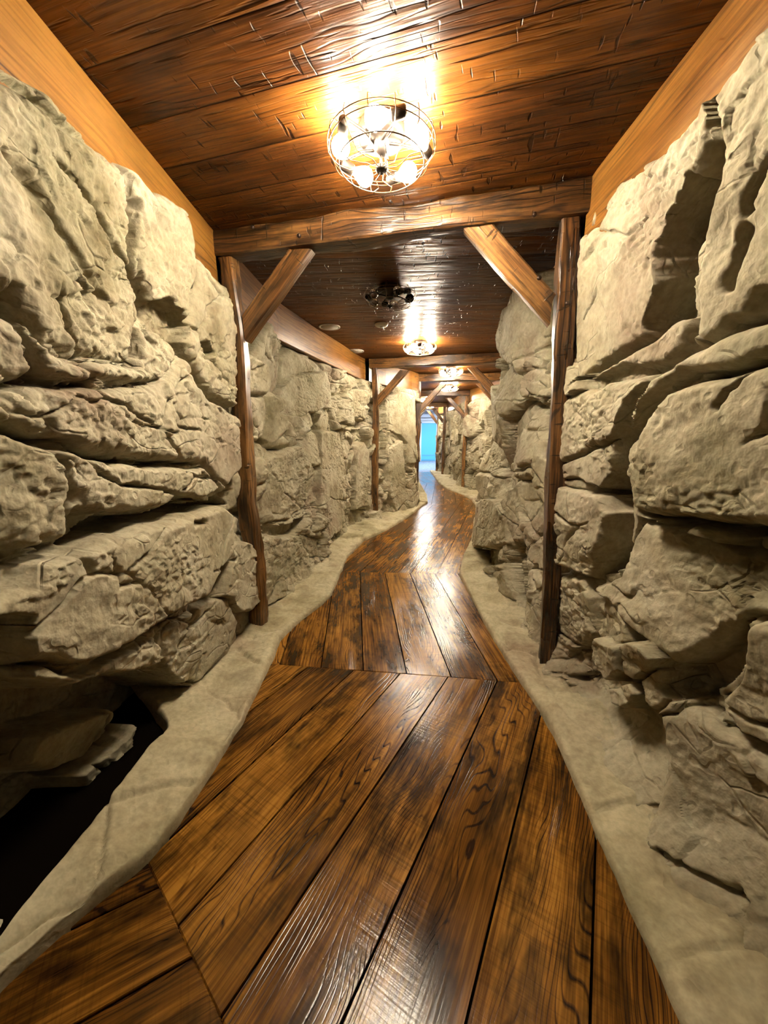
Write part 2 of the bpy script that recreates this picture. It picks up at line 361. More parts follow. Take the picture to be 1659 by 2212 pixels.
LEFT_CR = [
 ([(115, 352), (165, 400), (232, 515), (290, 590)], .016, .03), ([(0, 330), (60, 400), (140, 520), (220, 640)], .03, .022),
 ([(282, 440), (290, 520), (290, 600), (302, 690), (308, 760)], .018, .06), ([(300, 560), (312, 630), (318, 700)], .008, .03),
 ([(0, 915), (60, 940), (160, 962), (205, 985), (240, 1000), (275, 996), (305, 1012), (340, 1000), (415, 1002)], .010, .07),
 ([(190, 1003), (200, 1022), (230, 1040), (290, 1052), (330, 1055), (385, 1072), (440, 1078)], .009, .06),
 ([(0, 842), (75, 835), (110, 830), (230, 840), (330, 832)], .007, .035), ([(35, 690), (50, 740), (75, 800), (100, 822), (200, 830)], .012, .05),
 ([(280, 905), (310, 920), (355, 935), (375, 935)], .005, .03), ([(380, 922), (420, 930)], .006, .035),
 ([(240, 1420), (300, 1385), (360, 1345), (410, 1300)], .010, .06), ([(430, 1235), (455, 1225), (490, 1205)], .008, .03),
 ([(395, 1130), (420, 1128)], .014, .05), ([(215, 1210), (232, 1262), (270, 1255)], .01, .03),
 ([(0, 1235), (80, 1210), (160, 1190)], .012, .05), ([(425, 870), (430, 905), (445, 905)], .008, .03), ([(340, 1385), (350, 1430)], .006, .03),
 ([(30, 1435), (80, 1440), (180, 1425)], .007, .04),
]
LEFT2 = [
 ([(556, 1130), (590, 1140), (640, 1122), (655, 1112), (640, 1150), (600, 1165), (562, 1160)], -.09, 0, 0, .02, .0),
 ([(738, 915), (755, 905), (785, 910), (775, 925), (745, 930)], -.09, 0, 0, .02, .0),
 ([(556, 1000), (640, 960), (668, 1010), (662, 1095), (630, 1120), (585, 1132), (552, 1120)], .05, .05, .1, .05, .05),
 ([(556, 1165), (640, 1155), (690, 1160), (692, 1220), (640, 1272), (572, 1320)], .05, 0, 0, .05, .05),
 ([(640, 810), (700, 800), (712, 880), (640, 905), (600, 890)], .02, .1, 0, .04, .05),
 ([(690, 930), (735, 930), (748, 1030), (742, 1140), (700, 1180), (690, 1060)], .06, 0, 0, .06, .05),
 ([(768, 965), (782, 955), (795, 972), (796, 1090), (768, 1100)], .09, 0, 0, .02, .09),
 ([(797, 985), (808, 985), (812, 1100), (797, 1110)], -.03, 0, 0, .02, .05),
 ([(840, 970), (875, 950), (885, 1080), (860, 1105), (838, 1060)], .08, 0, 0, .05, .06),
 ([(880, 1000), (902, 995), (902, 1020), (880, 1010)], -.06, 0, 0, .02, .0),
 ([(830, 860), (870, 845), (900, 860), (903, 990), (870, 940), (835, 930)], .06, 0, .05, .06, .05),
]
RIGHT = [
 ([(1240, 520), (1288, 468), (1326, 385), (1440, 316), (1575, 160), (1562, 300), (1500, 400), (1470, 470), (1452, 530), (1448, 620), (1400, 715), (1240, 832), (1225, 700)], .075, -.05, .02, .08, .06),
 ([(1538, 375), (1548, 410), (1520, 480), (1484, 600), (1474, 690), (1430, 732), (1420, 700), (1452, 620), (1455, 525), (1500, 440)], -.12, 0, 0, .02, .0),
 ([(1400, 730), (1440, 690), (1480, 690), (1470, 740), (1400, 790), (1330, 800), (1250, 835)], .05, 0, .0, .05, .04),
 ([(1558, 205), (1659, 55), (1900, -200), (1950, 560), (1659, 668), (1600, 700), (1500, 742), (1468, 742), (1486, 620), (1524, 480), (1550, 395)], .06, .06, .05, .08, .06),
 ([(1222, 860), (1300, 835), (1420, 795), (1500, 745), (1600, 702), (1900, 590), (1900, 720), (1659, 772), (1560, 800), (1470, 800), (1440, 825), (1395, 870), (1350, 930), (1300, 960), (1215, 1010), (1212, 900)], .085, 0, .02, .07, .05),
 ([(1455, 790), (1400, 860), (1360, 935), (1345, 1010), (1310, 1060), (1318, 1110), (1300, 1240), (1345, 1225), (1368, 1120), (1372, 1000), (1384, 925), (1430, 850)], -.14, 0, 0, .02, .0),
 ([(1440, 838), (1560, 812), (1659, 775), (1950, 690), (2000, 1180), (1659, 1138), (1540, 1126), (1440, 1128), (1372, 1110), (1370, 1000), (1384, 925)], .11, -.03, .0, .07, .07),
 ([(1372, 1122), (1440, 1140), (1540, 1165), (1659, 1185), (2000, 1240), (2000, 1330), (1659, 1330), (1640, 1335), (1560, 1390), (1492, 1432), (1400, 1372), (1330, 1300), (1288, 1262), (1350, 1240)], .02, .02, -.22, .06, .06),
 ([(1216, 1010), (1300, 965), (1335, 935), (1330, 1010), (1300, 1060), (1260, 1040), (1214, 1040)], .06, 0, -.1, .03, .06),
 ([(1212, 1050), (1300, 1070), (1318, 1110), (1300, 1180), (1272, 1250), (1208, 1230), (1204, 1150)], .08, 0, 0, .04, .06),
 ([(1204, 1240), (1260, 1252), (1285, 1290), (1290, 1370), (1250, 1400), (1205, 1370)], .05, 0, .1, .04, .06),
 ([(1288, 1265), (1330, 1300), (1370, 1350), (1375, 1395), (1330, 1400), (1300, 1370)], .05, -.3, .0, .03, .06),
 ([(1285, 1400), (1300, 1370), (1345, 1400), (1352, 1450), (1320, 1470), (1285, 1430)], .11, 0, .2, .025, .08),
 ([(1345, 1395), (1400, 1385), (1430, 1420), (1420, 1450), (1380, 1470), (1350, 1460)], .12, 0, .3, .02, .08),
 ([(1335, 1480), (1380, 1475), (1400, 1500), (1375, 1530), (1345, 1515)], .08, 0, .1, .02, .06),
 ([(1400, 1470), (1440, 1440), (1480, 1480), (1475, 1540), (1440, 1545), (1410, 1510)], .08, 0, .1, .02, .06),
 ([(1250, 1455), (1290, 1440), (1340, 1470), (1345, 1520), (1400, 1545), (1360, 1600), (1310, 1540)], -.10, 0, 0, .02, .0),
 ([(1484, 1440), (1560, 1392), (1636, 1335), (1630, 1400), (1600, 1450), (1560, 1500), (1500, 1515), (1474, 1490)], -.10, 0, 0, .02, .0),
 ([(1640, 1340), (1900, 1330), (2000, 1700), (1659, 1605), (1560, 1560), (1545, 1510), (1600, 1460)], .06, 0, 0, .05, .06),
]
RIGHT_CR = [
 ([(1370, 1108), (1430, 1122), (1500, 1128), (1580, 1140), (1700, 1160), (1900, 1190)], .020, .14), ([(1558, 260), (1550, 320), (1545, 360)], .008, .02),
 ([(1470, 690), (1500, 745), (1440, 790), (1400, 815)], .012, .06), ([(1470, 840), (1530, 812), (1600, 800), (1659, 775)], .010, .05),
 ([(1635, 640), (1600, 690), (1560, 705)], .02, .05), ([(1285, 620), (1275, 660), (1258, 690)], .006, .02),
 ([(1545, 1500), (1580, 1560), (1659, 1605), (1800, 1690)], .012, .06), ([(1554, 1822), (1600, 1860), (1700, 1940)], .014, .05),
 ([(1290, 500), (1360, 510), (1400, 470)], .010, .02), ([(1640, 800), (1600, 860), (1580, 880)], .008, .03),
 ([(1610, 460), (1620, 420), (1659, 350)], .016, .04), ([(1560, 620), (1590, 540), (1600, 500)], .014, .04),
]
RIGHT2 = [
 ([(1068, 720), (1095, 690), (1118, 695), (1105, 760), (1100, 830), (1062, 870), (1058, 800)], -.05, 0, 0, .03, .0),
 ([(1060, 1075), (1095, 1080), (1098, 1095), (1078, 1105), (1062, 1090)], -.09, 0, 0, .015, .0),
 ([(1024, 1182), (1060, 1186), (1084, 1192), (1084, 1210), (1056, 1228), (1036, 1215)], -.14, 0, 0, .015, .0),
 ([(1012, 1085), (1060, 1075), (1100, 1110), (1100, 1178), (1060, 1184), (1020, 1180), (1010, 1130)], .07, 0, 0, .05, .05),
 ([(1110, 640), (1200, 600), (1205, 740), (1150, 790), (1118, 760)], .05, 0, 0, .06, .04),
]

def build_wall(side):
    rng = side
    Ya = [np.arange(-3, .6, .06), np.arange(.6, 2.75, .0054), np.arange(2.75, 5.0, .011), np.arange(5.0, 8.2, .011), np.arange(8.2, 16.0, .028)]
    Y = np.concatenate(Ya); Z = np.arange(-.02, HC + .001, .0058)
    S = np.interp(Y, _Y, ARC[side])
    yy, zz = np.meshgrid(Y, Z, indexing='ij'); ss, _ = np.meshgrid(S, Z, indexing='ij')
    sd = 100 if side < 0 else 900
    # domain warp
    wx = ss + .05 * fbm(ss * 2.3, zz * 2.3, sd + 1, 3) + .012 * fbm(ss * 14, zz * 14, sd + 2, 3)
    wz = zz + .05 * fbm(ss * 2.3 + 40, zz * 2.3, sd + 3, 3) + .012 * fbm(ss * 14 + 9, zz * 14, sd + 4, 3)
    def cells(cs_, cz_, seed, rnd, edge, drop, til, wxx=wx, wzz=wz):
        f1, e, cx, cy, kx, ky = voro(wxx / cs_, wzz / cz_, seed)
        off = (_hash(kx, ky, seed + 5) - .5) * rnd; tx = (_hash(kx, ky, seed + 6) - .5) * til; tz = (_hash(kx, ky, seed + 8) - .5) * til
        k = np.clip(e / edge, 0, 1)
        return off + tx * (wxx / cs_ - cx) * cs_ + tz * (wzz / cz_ - cy) * cz_ - drop * (1 - k) ** 2, kx, ky, e
    H, kx, ky, e = cells(.62, .5, sd + 10, .15, .16, .07, .7)
    H2, _, _, _ = cells(.27, .24, sd + 20, .06, .3, .03, .5)
    H = H + H2 * sstep(fbm(ss * .8, zz * .8, sd + 30, 2), -.15, .25)
    traced = np.zeros(H.shape)
    w1 = ss + .018 * fbm(ss * 7, zz * 7, sd + 31, 3); w2 = zz + .018 * fbm(ss * 7 + 5, zz * 7, sd + 32, 3)
    polys = (LEFT2 + LEFT) if side < 0 else (RIGHT2 + RIGHT)
    n2 = len(LEFT2) if side < 0 else len(RIGHT2)
    near = sstep(-yy, -2.7, -2.5)
    H = H * (1 - near) + (H * .5 + .0) * near
    for i, (pp, off, ts, tz, er, dr) in enumerate(polys):
        q = [on_wall(side, *p, max(off, 0) * .8) for p in pp]; poly = [(a[0], a[1]) for a in q]
        cxs = sum(a[0] for a in poly) / len(poly); czs = sum(a[1] for a in poly) / len(poly)
        s0, s1 = min(a[0] for a in poly) - .1, max(a[0] for a in poly) + .1
        i0, i1 = np.searchsorted(S, [s0, s1])
        if i1 - i0 < 2: continue
        A, B = w1[i0:i1], w2[i0:i1]
        d = poly_sd(A, B, poly)
        h = off + ts * np.clip(A - cxs, -.5, .5) + tz * (B - czs) - dr * 1.15 * (1 - np.clip(d / (er * .6), 0, 1)) ** 2.4
        m = sstep(d, -.004, .004) if i >= n2 else sstep(d, -.012, .012)
        H[i0:i1] = H[i0:i1] * (1 - m) + h * m; traced[i0:i1] = np.maximum(traced[i0:i1], m)
    # chips, strata and general roughness
    for ang, sc1, sc2, amp, seed in ((.7, 1.6, 7, .010, 40), (-.5, 3, 12, .007, 50)):
        a = ss * math.cos(ang) + zz * math.sin(ang); b = -ss * math.sin(ang) + zz * math.cos(ang)
        H = H + amp * fbm(a * sc1, b * sc2, sd + seed, 4) * (1 + fbm(ss * 1.1, zz * 1.1, sd + seed + 5, 2))
    H = H + .028 * fbm(ss * 1.5, zz * 1.5, sd + 60, 2)
    hs, _, _, _ = cells(.125, .09, sd + 70, .020, .25, .010, .6, ss + .03 * fbm(ss * 9, zz * 9, sd + 71, 2), zz + .03 * fbm(ss * 9 + 3, zz * 9, sd + 72, 2))
    H = H + hs * sstep(fbm(ss * 1.7, zz * 1.7, sd + 73, 3), .10, .3) * 1.2 * (1 - .55 * traced)
    hs, _, _, _ = cells(.045, .03, sd + 80, .010, .4, .005, .5, ss + .015 * fbm(ss * 20, zz * 20, sd + 81, 2), zz + .015 * fbm(ss * 20 + 3, zz * 20, sd + 82, 2))
    H = H + hs * sstep(fbm(ss * 2.6 + 8, zz * 2.6, sd + 83, 3), .05, .3)
    H = H + .0042 * fbm(ss * 18, zz * 16, sd + 90, 4, .6) * (1 + 1.6 * fbm(ss * 1.9, zz * 1.9, sd + 92, 2)) + .003 * ridged(ss * 5, zz * 5, sd + 95)
    # fissures that run across blocks
    f1, e2, _, _, _, _ = voro(wx / .8 + 3.3, wz / .55, sd + 110)
    fm = sstep(fbm(ss * 1.3 + 7, zz * 1.3, sd + 111, 2), .0, .2)
    H = H - .035 * np.exp(-(e2 / .018) ** 2) * fm
    for pl, w, dep in (LEFT_CR if side < 0 else RIGHT_CR):
        q = [on_wall(side, *p, .05)[:2] for p in pl]; s0, s1 = min(a[0] for a in q) - .1, max(a[0] for a in q) + .1
        i0, i1 = np.searchsorted(S, [s0, s1])
        if i1 - i0 < 2: continue
        ex = .010 * fbm(ss[i0:i1] * 18, zz[i0:i1] * 18, sd + 120, 3)
        d = line_d(ss[i0:i1] + ex, zz[i0:i1] + ex, q)
        w_ = w * (1 + .8 * fbm(ss[i0:i1] * 12, zz[i0:i1] * 12, sd + 121, 2))
        H[i0:i1] -= 1.2 * dep * np.exp(-(d / np.maximum(w_ * .75, .004)) ** 2)
    # foot of the wall flows out onto the ledge
    foot = np.clip(1 - zz / .22, 0, 1) ** 2
    if side > 0: H = H + .16 * foot * sstep(-yy, -5.5, -.8) + .18 * np.clip(1 - zz / .55, 0, 1) ** 1.5 * sstep(-yy, -1.9, -1.2)
    else: H = H + .06 * foot * sstep(yy, 2.5, 3.2)
    if side < 0: H = np.where(H > 0, H * (1 - .65 * sstep(yy, 6.7, 7.2)), H)
    else:
        H = np.where(H > 0, H * (1 - .5 * sstep(yy, 12, 13.5)), H)
        H = np.where(H > 0, H * (1 - .75 * sstep(yy, 3.5, 4.1) * sstep(-yy, -8.0, -7.0) * sstep(zz, 1.0, 1.6)), H)
    if side > 0: H = H + .25 * sstep(yy, 2.5, 3.1) * sstep(-yy, -5.0, -3.9) * np.clip((zz - 1.0) / 1.5, 0, 1)
    # top edge: the rock stops below the boards
    if side < 0:
        tp = [on_wall(-1, *p) for p in [(-150, 60), (19, 158), (115, 246), (185, 300), (246, 346), (285, 388), (334, 419), (385, 445), (415, 500), (435, 561), (461, 590), (488, 625), (505, 660)]]
        ty = [-3] + [a[2] for a in tp] + [2.62, 2.75, 3.2, 3.9, 4.8, 6.2, 7.2, 16]; tz_ = [2.4] + [a[1] for a in tp] + [2.2, 2.45, 2.42, 2.36, 2.36, 2.38, 2.40, 2.42]
    else:
        tp = [on_wall(1, *p) for p in [(1800, -100), (1659, 60), (1596, 135), (1558, 202), (1492, 259), (1435, 316), (1378, 354), (1326, 382), (1302, 406), (1288, 468), (1262, 500), (1245, 530)]]
        ty = [-3] + [a[2] for a in tp] + [2.35, 2.6, 3.0, 3.5, 4.5, 8, 16]; tz_ = [2.45] + [a[1] for a in tp] + [2.3, 2.55, 2.6, 2.55, 2.5, 2.45, 2.42]
    o = np.argsort(ty); zt = np.interp(_Y, np.array(ty)[o], np.array(tz_)[o]); ker = np.hanning(9); ker /= ker.sum()
    zt = np.interp(Y, _Y, np.convolve(np.pad(zt, 4, mode='edge'), ker, 'valid'))[:, None] + .02 * fbm(ss * 5, ss * 0 + 3, sd + 130, 3)
    kt = np.clip((zz - zt + .09) / .09, 0, 1)
    H = H * (1 - kt ** 3) - .09 * kt ** 4
    H = np.where(zz > zt, -.09 - .05 * np.clip((zz - zt) / .1, 0, 1), H)
    # positions
    X0 = wall_x(side, yy, zz); dX = np.gradient(X0[:, 220], Y); dX = np.convolve(np.pad(dX, 25, mode='edge'), np.ones(51) / 51, 'valid')[:len(Y)]
    L = np.sqrt(1 + dX ** 2)
    nx = (-side) / L; ny = (side * dX) / L
    P = np.stack([X0 + nx[:, None] * H, yy + ny[:, None] * H, zz], -1)
    nm = 'wall_left' if side < 0 else 'wall_right'
    return link(nm, grid_mesh(nm, P, M_ROCK, flip=(side > 0)), kind='structure', label='rough beige rock wall on the %s of the passage' % ('left' if side < 0 else 'right'))
build_wall(-1); build_wall(1)

# ------------------------------------------------------------------ ledges at the foot of the rock
PL = [(-.95, -3), (-1.0, .2)] + [at_z(*p)[:2] for p in [(0, 2145), (181, 1980), (307, 1876), (383, 1789), (455, 1679), (520, 1570), (580, 1449), (608, 1383), (652, 1340), (696, 1307), (716, 1287), (736, 1240), (750, 1206), (787, 1169), (838, 1145), (871, 1125), (902, 1102)]] + [(.98, 8.2), (1.08, 9.2), (1.12, 10.5), (1.15, 12), (1.3, 14), (1.45, 16)]
PR = [(.75, -3), (.74, .3)] + [at_z(*p)[:2] for p in [(1470, 2212), (1386, 2022), (1318, 1869), (1286, 1806), (1234, 1680), (1202, 1607), (1165, 1533), (1123, 1475), (1092, 1423), (1055, 1365), (1022, 1301), (992, 1242), (1000, 1205), (1018, 1167)]] + [(1.62, 6.5), (1.95, 7.6), (2.05, 8.59), (2.02, 9.3), (1.87, 9.9), (1.79, 10.5), (1.75, 11.55), (1.84, 13.27), (1.93, 14.8), (1.97, 16)]
def ledge(side, pts, name):
    pts = np.array(pts); o = np.argsort(pts[:, 1]); pts = pts[o]
    Y = np.concatenate([np.arange(-3, .5, .08), np.arange(.5, 3, .012), np.arange(3, 8.5, .02), np.arange(8.5, 16, .05)])
    xe = np.interp(Y, pts[:, 1], pts[:, 0]); ker = np.hanning(9); ker /= ker.sum(); xe = np.convolve(np.pad(xe, 4, mode='edge'), ker, 'valid')
    xw = wall_x(side, Y, 0.0) + side * (.5 if side > 0 else -.06 + .56 * sstep(Y, 1.5, 2.05))
    t = np.concatenate([[0, 0, .004, .012, .022], np.linspace(.035, 1, 60)])
    zp = np.concatenate([[-.03, 0.0, .022, .034, .040], .042 + .05 * np.linspace(.0, 1, 60)])
    yy = Y[:, None] + 0 * t[None, :]; xx = xe[:, None] + (xw - xe)[:, None] * t[None, :]; zz = zp[None, :] + 0 * yy
    sd = 300 + side * 50
    n = .030 * fbm(xx * 3.0, yy * 3.0, sd, 3) + .008 * ridged(xx * 6, yy * 5, sd + 5) + .0035 * fbm(xx * 22, yy * 22, sd + 9, 3)
    f1, e, _, _, kx, ky = voro(xx / .34 + .2 * fbm(xx * 3, yy * 3, sd + 20), yy / .42, sd + 21)
    n = n + (_hash(kx, ky, sd + 22) - .5) * .02 - .016 * np.exp(-(e / .035) ** 2)
    n = n * np.clip(t / .05, 0, 1)[None, :]
    xx = xx + side * .006 * fbm(yy * 9, yy * 0, sd + 30, 2) * (t < .03)[None, :]
    zz = zz + n
    if side < 0: zz = zz - .14 * np.clip((t - .9) / .1, 0, 1)[None, :] ** 2 * (1 - sstep(Y, 1.5, 1.9))[:, None]
    P = np.stack([xx, yy, np.maximum(zz, zp.min() - .015)], -1)
    return link(name, grid_mesh(name, P, M_LEDGE, flip=(side < 0)), kind='structure', label='low cement ledge between the rock and the planks')
ledge(-1, PL, 'baseboard_left'); ledge(1, PR, 'baseboard_right')

# ------------------------------------------------------------------ plank floor
def clip(poly, a, b, c):               # keep a x + b y <= c
    out = []
    for i in range(len(poly)):
        p, q = poly[i], poly[(i + 1) % len(poly)]
        dp = a * p[0] + b * p[1] - c; dq = a * q[0] + b * q[1] - c
        if dp <= 0: out.append(p)
        if dp * dq < 0:
            t = dp / (dp - dq); out.append((p[0] + (q[0] - p[0]) * t, p[1] + (q[1] - p[1]) * t))
    return out
def half(p, q, keep_pt):               # half plane bounded by line p-q that holds keep_pt
    a, b = q[1] - p[1], -(q[0] - p[0]); c = a * p[0] + b * p[1]
    if a * keep_pt[0] + b * keep_pt[1] > c: a, b, c = -a, -b, -c
    return (a, b, c)
J0 = ((-.74, .95), (-.44, .69)); J1 = ((-.72, 2.17), (.79, 1.99)); J2 = ((-.47, 3.85), (.8, 3.80)); J3 = ((.75, 7.87), (1.95, 8.27)); J4 = ((0, 11.6), (3, 11.9))
SECT = [  # direction, anchor on a seam, width, half planes, extents
 ((.51, .86), (.42, 1.55), .27, [half(*J1, (0, 0)), half(*J0, (.5, 1))], (-4, 5)),
 ((.88, .47), (-.74, .95), .24, [half(*J0, (-1, 0))], (-4, 3)),
 ((-.075, 1), (.38, 2.5), .27, [half(*J1, (0, 3)), half(*J2, (0, 3))], (-3, 6)),
 ((.31, .95), (.01, 3.81), .27, [half(*J2, (0, 6)), half(*J3, (0, 6))], (-3, 9)),
 ((.16, 1), (1.2, 9), .27, [half(*J3, (1, 10)), half(*J4, (1, 10))], (-8, 12)),
 ((-.1, 1), (1.5, 13), .27, [half(*J4, (1, 13)), (0, 1, 15.65)], (-8, 12)),
]
fb = MB(); rr = random.Random(3)
_l0 = math.hypot(.88, .47); SD0 = (.88 / _l0, .47 / _l0)
for d, anc, w, hs, (e0, e1) in SECT:
    L = math.hypot(*d); d = (d[0] / L, d[1] / L); n = (d[1], -d[0])
    for k in range(-22, 23):
        g = .0034
        a0, a1 = k * w + g, (k + 1) * w - g
        lines = [(a0, a1)]
        P = lambda u, v: (anc[0] + d[0] * u + n[0] * v, anc[1] + d[1] * u + n[1] * v)
        poly = [P(-14, a0), P(14, a0), P(14, a1), P(-14, a1)]
        for h in hs + [(1, 0, 3.2), (-1, 0, 1.06), (0, -1, 3.0)]:
            poly = clip(poly, *h)
            if len(poly) < 3: break
        if len(poly) < 3: continue
        cx = sum(p[0] for p in poly) / len(poly); cy = sum(p[1] for p in poly) / len(poly)
        R = (rr.random() if d != SD0 else .05, rr.random(), rr.random()); hz = rr.uniform(-.0012, .0008)
        def ins(p, g):
            v = Vector((cx - p[0], cy - p[1])); l = v.length; return (p[0] + v.x / l * g, p[1] + v.y / l * g)
        top = [ins(p, .004) for p in poly]; N = len(poly)
        vs = [(p[0], p[1], -.012) for p in poly] + [(p[0], p[1], -.0035 + hz) for p in poly] + [(p[0], p[1], hz) for p in top]
        uvf = lambda p: ((p[0] - anc[0]) * d[0] + (p[1] - anc[1]) * d[1], (p[0] - anc[0]) * n[0] + (p[1] - anc[1]) * n[1])
        fs = [tuple(range(2 * N, 3 * N))]; 
        for i in range(N):
            j = (i + 1) % N; fs += [(i, j, N + j, N + i), (N + i, N + j, 2 * N + j, 2 * N + i)]
        fb.add(vs, fs, [[uvf(vs[i]) for i in f] for f in fs], R)
fb.build('floor', M_FLOOR, kind='structure', label='glossy brown plank floor laid in changing diagonals')
g = MB(); g.box((-2, -3, -.05), (3.4, 16, -.010)); g.build('floor', M_GAP, kind='structure')

# ------------------------------------------------------------------ ceiling
cb = MB()
def ceil_sec(poly, ang, seed):
    d = (math.cos(ang), math.sin(ang)); n = (-d[1], d[0])
    uv = [(p[0] * d[0] + p[1] * d[1] + seed * 7, p[0] * n[0] + p[1] * n[1] + seed * 3) for p in poly]
    cb.add([(p[0], p[1], HC) for p in poly], [tuple(range(len(poly)))[::-1]], [uv[::-1]])
bl = lambda x: 2.36 - .229 * x
ceil_sec([(-1.6, -3), (1.8, -3), (1.8, bl(1.8)), (-1.6, bl(-1.6))], -.27, 1)
ceil_sec([(-1.6, bl(-1.6)), (1.8, bl(1.8)), (3.4, 5.6), (-1.6, 6.6)], -.05, 2)
ceil_sec([(-1.6, 6.6), (3.4, 5.6), (3.4, 8), (-1.6, 8)], -.18, 3)
ceil_sec([(-1.6, 8), (3.4, 8), (3.4, 16), (-1.6, 16)], .1, 4)
o = cb.build('ceiling', M_CEIL, recalc=False, kind='structure', label='varnished hewn plank ceiling')

# fascia boards along both sides, in lengths between the frames
def fascia(side, y0, y1, nm, off=.0):
    n = max(6, int((y1 - y0) / .08)); Y = np.linspace(y0, y1, n); x = np.interp(Y, _Y, LTs if side < 0 else RTs)
    dx = np.gradient(x, Y); L = np.sqrt(1 + dx ** 2)
    prof = [(-.05, HC), (.015, HC), (.02, HC - .006), (.02, HC - .334), (.015, HC - .34), (-.05, HC - .34)]
    v = [0, .06, .066, .394, .40, .46]
    P = np.zeros((n, 6, 3)); uv = np.zeros((n, 6, 2))
    s = np.interp(Y, _Y, ARC[side])
    for j, (a, z) in enumerate(prof):
        P[:, j, 0] = x + (-side / L) * a; P[:, j, 1] = Y + (side * dx / L) * a; P[:, j, 2] = z - .0005
        uv[:, j, 0] = s; uv[:, j, 1] = v[j]
    me = grid_mesh(nm, P, M_BOARD, uv=uv, flip=(side < 0)); me.polygons.foreach_set('use_smooth', [False] * len(me.polygons))
    return link(nm, me, kind='structure', label='orange pine board under the ceiling')
fascia(-1, -3, 2.58, 'trim_1'); fascia(1, -3, 2.12, 'trim_2'); fascia(-1, 2.66, 6.4, 'trim_3'); fascia(1, 2.22, 5.85, 'trim_4')
fascia(-1, 6.5, 15.9, 'trim_5'); fascia(1, 5.95, 15.9, 'trim_6')

# ------------------------------------------------------------------ timber frames
def timber(name, pts, w, dpt, nrm, parent, seed, wob=.006, cut0=None, cut1=None, mat=None, seglen=.035):
    """hewn bar through pts; w = size across within the frame's plane, dpt = size along nrm"""
    pts = [Vector(p) for p in pts]; nrm = Vector(nrm).normalized(); org = parent.location.copy()
    ln = [0]
    for a, b in zip(pts[:-1], pts[1:]): ln.append(ln[-1] + (b - a).length)
    n = max(4, int(ln[-1] / seglen)); us = np.linspace(0, ln[-1], n)
    xs = [np.interp(us, ln, [p[k] for p in pts]) for k in range(3)]
    if len(pts) > 2:
        ker = np.hanning(9); ker /= ker.sum()
        xs = [np.convolve(np.pad(x, 4, mode='reflect', reflect_type='odd'), ker, 'valid') for x in xs]
    ch = .010; hw, hd = w / 2, dpt / 2
    sec = []
    for sx, sy in ((1, 1), (-1, 1), (-1, -1), (1, -1)):
        pass
    def edge(a, b, k): return [(a[0] + (b[0] - a[0]) * i / k, a[1] + (b[1] - a[1]) * i / k) for i in range(k)]
    c = [(hw - ch, hd), (-hw + ch, hd), (-hw, hd - ch), (-hw, -hd + ch), (-hw + ch, -hd), (hw - ch, -hd), (hw, -hd + ch), (hw, hd - ch)]
    for i in range(8): sec += edge(c[i], c[(i + 1) % 8], 4 if i % 2 == 0 else 1)
    m = len(sec); per = [0]
    for i in range(m): a, b = sec[i], sec[(i + 1) % m]; per.append(per[-1] + math.hypot(b[0] - a[0], b[1] - a[1]))
    V = []; UV = []
    S = np.array(sec)
    for i in range(n):
        p = Vector((xs[0][i], xs[1][i], xs[2][i]))
        j0, j1 = max(i - 1, 0), min(i + 1, n - 1)
        T = Vector((xs[0][j1] - xs[0][j0], xs[1][j1] - xs[1][j0], xs[2][j1] - xs[2][j0])).normalized()
        sd_ = T.cross(nrm).normalized()
        u = us[i]
        nx = fbm(np.full(m, u * 3.0) + seed, S[:, 0] * 9 + S[:, 1] * 9, seed, 3) * wob + fbm(np.full(m, u * 13.0) + seed, S[:, 0] * 60 + S[:, 1] * 45, seed + 3, 2) * wob * .25
        for k in range(m):
            a, b = sec[k]; f = 1 + nx[k] / max(hw, hd)
            q = p + sd_ * a * f + nrm * b * f
            if i == 0 and cut0 is not None: q += T * cut0 * (a / hw)
            if i == n - 1 and cut1 is not None: q += T * cut1 * (a / hw)
            V.append(q - org)
    F = []; U = []
    for i in range(n - 1):
        for k in range(m):
            k2 = (k + 1) % m
            F.append((i * m + k, i * m + k2, (i + 1) * m + k2, (i + 1) * m + k))
            U.append([(us[i], per[k]), (us[i], per[k + 1]), (us[i + 1], per[k + 1]), (us[i + 1], per[k])])
    for base, rev in ((0, True), ((n - 1) * m, False)):
        f = tuple(base + k for k in range(m)); uv = [(sec[k][0] * 3, sec[k][1] * 3) for k in range(m)]
        F.append(f[::-1] if rev else f); U.append(uv[::-1] if rev else uv)
    mb = MB(); mb.add(V, F, U, smooth=True)
    o = mb.build(name, mat or M_BEAM, parent)
    me = o.data
    for e in me.polygons: e.use_smooth = True
    me.set_sharp_from_angle(angle=math.radians(38)) if hasattr(me, 'set_sharp_from_angle') else None
    return o
def bolt(pos, nrm, part, root):
    nrm = Vector(nrm).normalized(); M = Matrix.Translation(Vector(pos) - root.location) @ nrm.to_track_quat('Z', 'Y').to_matrix().to_4x4()
    b = MB(); b.lathe([(0.0, .006), (.007, .0055), (.012, .001), (.012, -.01)], 10, M)
    return b.build('bolt', M_BOLT, part)

